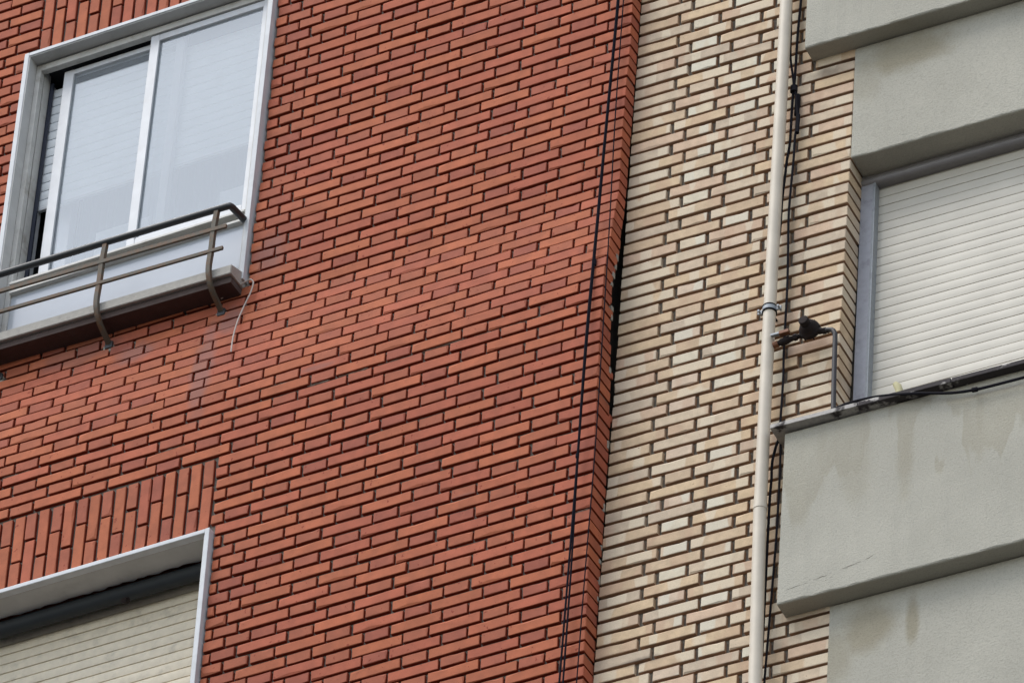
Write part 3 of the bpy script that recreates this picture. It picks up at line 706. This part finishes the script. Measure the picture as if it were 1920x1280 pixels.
# window
win3 = empty('window', None, None, None, bei); win3['label'] = 'window closed by a clean cream roller shutter'
MB().box(.868, .9235, .130, .20, -2.60, -1.045, .002).build('frame', GREYM, win3)
MB().box(.9237, .9290, .128, .18, -2.60, -1.09, .001).build('guide_rail', ZINC, win3)
MB().box(.9300, .937, .126, .18, -2.60, -1.09, .001).build('guide_rail', ZINC, win3)
t = MB(); nseg = 10; vv, ff = [], []
prof = [(.20, -1.051), (.128, -1.051), (.126, -1.066)] + [(.140 - .022 * math.cos(a), -1.082 - .020 * math.sin(a)) for a in [math.pi * k / 12 for k in range(0, 9)]] + [(.20, -1.104)]
vv = [(.872, a, b) for a, b in prof] + [(3.3, a, b) for a, b in prof]; n_ = len(prof)
ff = [(i, i + 1, n_ + i + 1, n_ + i) for i in range(n_ - 1)] + [tuple(range(n_))]
t.add(vv, ff).build('shutter_box', BOXM, win3, True)
shutter(win3, .927, 3.3, .170, -2.62, -1.06, .0505, SLATC, .0005)
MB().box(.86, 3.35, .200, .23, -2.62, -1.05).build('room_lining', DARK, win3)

def bthing(o): o.matrix_basis = BM @ o.matrix_basis; return o
# ================================================================== DOWNPIPE
dp = empty('downpipe', 'cream painted round pipe running up the beige brick wall', 'pipe', None, None, BM)
px = [(.553, -.07, 2.2), (.561, -.07, .02), (.5575, -.07, -1.89), (.5605, -.07, -3.0)]
MB().tube(smooth_path(px, 6), .0275, 24).build('pipe_section', PIPE, dp, True)
MB().tube(smooth_path([(.5605, -.07, -3.004), (.578, -.07, -3.93), (.586, -.07, -4.5)], 6), .0282, 24).build('pipe_section', PIPE, dp, True)
MB().tube([(.5605, -.07, -3.012), (.5605, -.07, -2.990)], .0305, 24).build('coupling', PIPE, dp, True)
cl = MB().tube([(.5575, -.07, -1.898), (.5575, -.07, -1.876)], .0315, 24).build('clamp', ZINC, dp, True)
MB().tube([(.5575, -.07, -1.905), (.5575, -.07, -1.8975)], .0325, 24).tube([(.5575, -.07, -1.8765), (.5575, -.07, -1.870)], .0325, 24).build('rubber_lining', CABLE, cl, True)
for s in (-1, 1):
    MB().box(.5575 + s * .043 - .012, .5575 + s * .043 + .012, -.074, -.066, -1.897, -1.877, .002).build('ear', ZINC, cl)
    MB().tube([(.5575 + s * .045, -.088, -1.887), (.5575 + s * .045, -.052, -1.887)], .0055, 6).build('bolt', ZINC, cl)
MB().tube([(.5575, -.04, -1.887), (.5575, .012, -1.887)], .006, 8).build('stud', REG, cl)

# ================================================================== GAS REGULATOR
gr = empty('gas_regulator', 'dark brown gas regulator with valve and bent outlet pipe beside the cream pipe', 'regulator', None, None, BM)
def lathe(path_r, origin, axis, seg=24):
    ax = Vector(axis).normalized(); o = Vector(origin)
    return MB().tube([o + ax * d for d, r in path_r], [r for d, r in path_r], seg)
lathe([(0, .040), (.004, .047), (.012, .047), (.013, .045), (.018, .0455), (.022, .0455), (.024, .043), (.036, .039), (.050, .031), (.056, .027), (.057, .024)], (.752, -.060, -2.068), (0, -1, -.03)).build('body', REG, gr, True)
lathe([(0, .021), (.004, .0225), (.026, .022), (.029, .019), (.0295, .0)], (.752, -.117, -2.070), (0, -1, -.03)).build('cap', REG, gr, True)
for a in range(6):
    x, z = .752 + .0435 * math.cos(a), -2.068 + .0435 * math.sin(a)
    MB().tube([(x, -.052, z), (x, -.085, z)], .0035, 6).build('bolt', REG, gr)
MB().tube([(.700, -.066, -2.085), (.712, -.066, -2.080), (.752, -.066, -2.070), (.80, -.066, -2.085), (.815, -.066, -2.09)], [.010, .015, .016, .015, .010], 14).build('port', REG, gr, True)
v_ = MB().tube([(.588, -.07, -2.098), (.612, -.07, -2.094), (.62, -.07, -2.094), (.645, -.07, -2.090), (.66, -.07, -2.088), (.70, -.07, -2.085)], [.012, .012, .017, .017, .012, .011], 12).build('valve', REG, gr, True)
MB().tube([(.584, -.07, -2.0985), (.606, -.07, -2.0952)], .0145, 8).build('nut', COPPER, v_)
MB().tube([(.638, -.07, -2.089), (.658, -.07, -2.085)], .0165, 6).tube([(.678, -.07, -2.086), (.692, -.07, -2.085)], .0155, 6).build('nut', REG, v_)
MB().box(.583, .622, -.104, -.088, -2.071, -2.060, .002).build('handle', ZINC, v_)
MB().box(.622, .668, -.106, -.084, -2.076, -2.058, .003).build('handle_grip', COPPER, v_)
MB().tube([(.808, -.066, -2.0885), (.824, -.066, -2.091)], .0145, 6).tube([(.828, -.066, -2.092), (.838, -.066, -2.0935)], .0125, 6).build('nut', REG, gr)
MB().tube(smooth_path([(.820, -.067, -2.090), (.842, -.068, -2.095), (.857, -.069, -2.104), (.866, -.07, -2.124), (.8695, -.07, -2.150), (.872, -.07, -2.34), (.8765, -.07, -2.605)], 6), .0108, 12).build('outlet_pipe', GASP, gr, True)

# ================================================================== CABLES ON THE BEIGE WALL
def bcable(pts, r, name, label, group, mat=CABLE, ties=()):
    e = empty(name, label, 'cable', group, None, BM)
    MB().tube(smooth_path(pts, 6), r, 8).build('strand', mat, e, True)
    for (p, h, rr) in ties: MB().tube([(p[0], p[1], p[2] - h), (p[0] + .001, p[1], p[2] + h)], rr, 8).build('tie', CABLE, e, True)
G = 'black cables beside the cream pipe'
bcable([(.575, -.03, 1.0), (.5689, -.03, .2116), (.5664, -.03, .0111), (.572, -.03, -.1908), (.5755, -.03, -.3408), (.5897, -.03, -.4569), (.5999, -.03, -.5343), (.612, -.03, -.5999), (.6187, -.03, -.6756), (.6278, -.03, -.764), (.6169, -.03, -.8507), (.6152, -.03, -.9886), (.6055, -.03, -1.2833), (.6099, -.03, -1.4913), (.6153, -.03, -1.7443), (.6139, -.03, -2.0819), (.6175, -.03, -2.2956), (.6112, -.03, -2.620)], .0055,
       'cable', 'black cable that runs on down past the gas regulator to the sill', G, ties=(((.600, -.03, -.556), .016, .017), ((.626, -.03, -.775), .055, .010), ((.611, -.012, -.64), .06, .012)))
bcable([(.613, -.025, 1.0), (.6111, -.025, .2), (.611, -.025, -.0013), (.6038, -.025, -.1981), (.6013, -.025, -.3828), (.5989, -.025, -.5049), (.595, -.025, -.5891), (.593, -.025, -.6616), (.5916, -.025, -.8672), (.5815, -.025, -.9718), (.5753, -.025, -1.0775), (.5681, -.025, -1.2062), (.5649, -.025, -1.3827), (.555, -.022, -1.469), (.54, -.02, -1.6)], .0062,
       'cable', 'black cable that crosses its neighbour and slips behind the cream pipe', G)
bcable([(.615, -.02, -2.55), (.6098, -.03, -2.6053), (.5978, -.03, -2.6474), (.5857, -.03, -2.7269), (.586, -.03, -2.8232), (.5828, -.03, -2.9393), (.5829, -.03, -3.2309), (.583, -.03, -3.5758), (.5831, -.03, -3.9152), (.5819, -.03, -4.1104), (.58, -.03, -4.5)], .006,
       'cable', 'black cable below the sill, the one hugging the cream pipe', G)
bcable([(.614, -.015, -2.54), (.6153, -.02, -2.5988), (.6174, -.02, -2.7082), (.6187, -.02, -2.8251), (.617, -.02, -3.1177), (.6145, -.02, -3.233), (.6047, -.02, -3.5747), (.5949, -.02, -3.9111), (.5913, -.02, -4.1056), (.59, -.02, -4.5)], .0052,
       'cable', 'black cable below the sill, the one nearer the rendered parapet', G)
e = empty('cable', 'black cable lying along the front edge of the dirty sill under the shutter', 'cable', None, None, BM)
SCB = [(.80, -.06, -2.56), (.90, -.10, -2.585), (.9792, -.12, -2.5953), (1.1092, -.128, -2.612), (1.2713, -.128, -2.650), (1.4328, -.124, -2.698), (1.5368, -.118, -2.710), (1.6324, -.118, -2.714), (1.7556, -.12, -2.7174), (1.8502, -.12, -2.7164), (2.2, -.12, -2.72), (2.8, -.12, -2.74)]
MB().tube(smooth_path(SCB, 6), .0062, 8).build('strand', CABLE, e, True)
MB().tube([(1.525, -.118, -2.709), (1.548, -.118, -2.711)], .0105, 8).build('tie', CABLE, e, True)
fo = MB().tube([(1.158, -.03, -2.600), (1.158, -.032, -2.520), (1.150, -.034, -2.492), (1.138, -.036, -2.474)], [.016, .016, .017, .012], 12).build('foam_stub', FOAM, None, True)
bthing(fo); tag(fo, 'small yellowish foam stub standing on the sill before the cream shutter', 'foam')
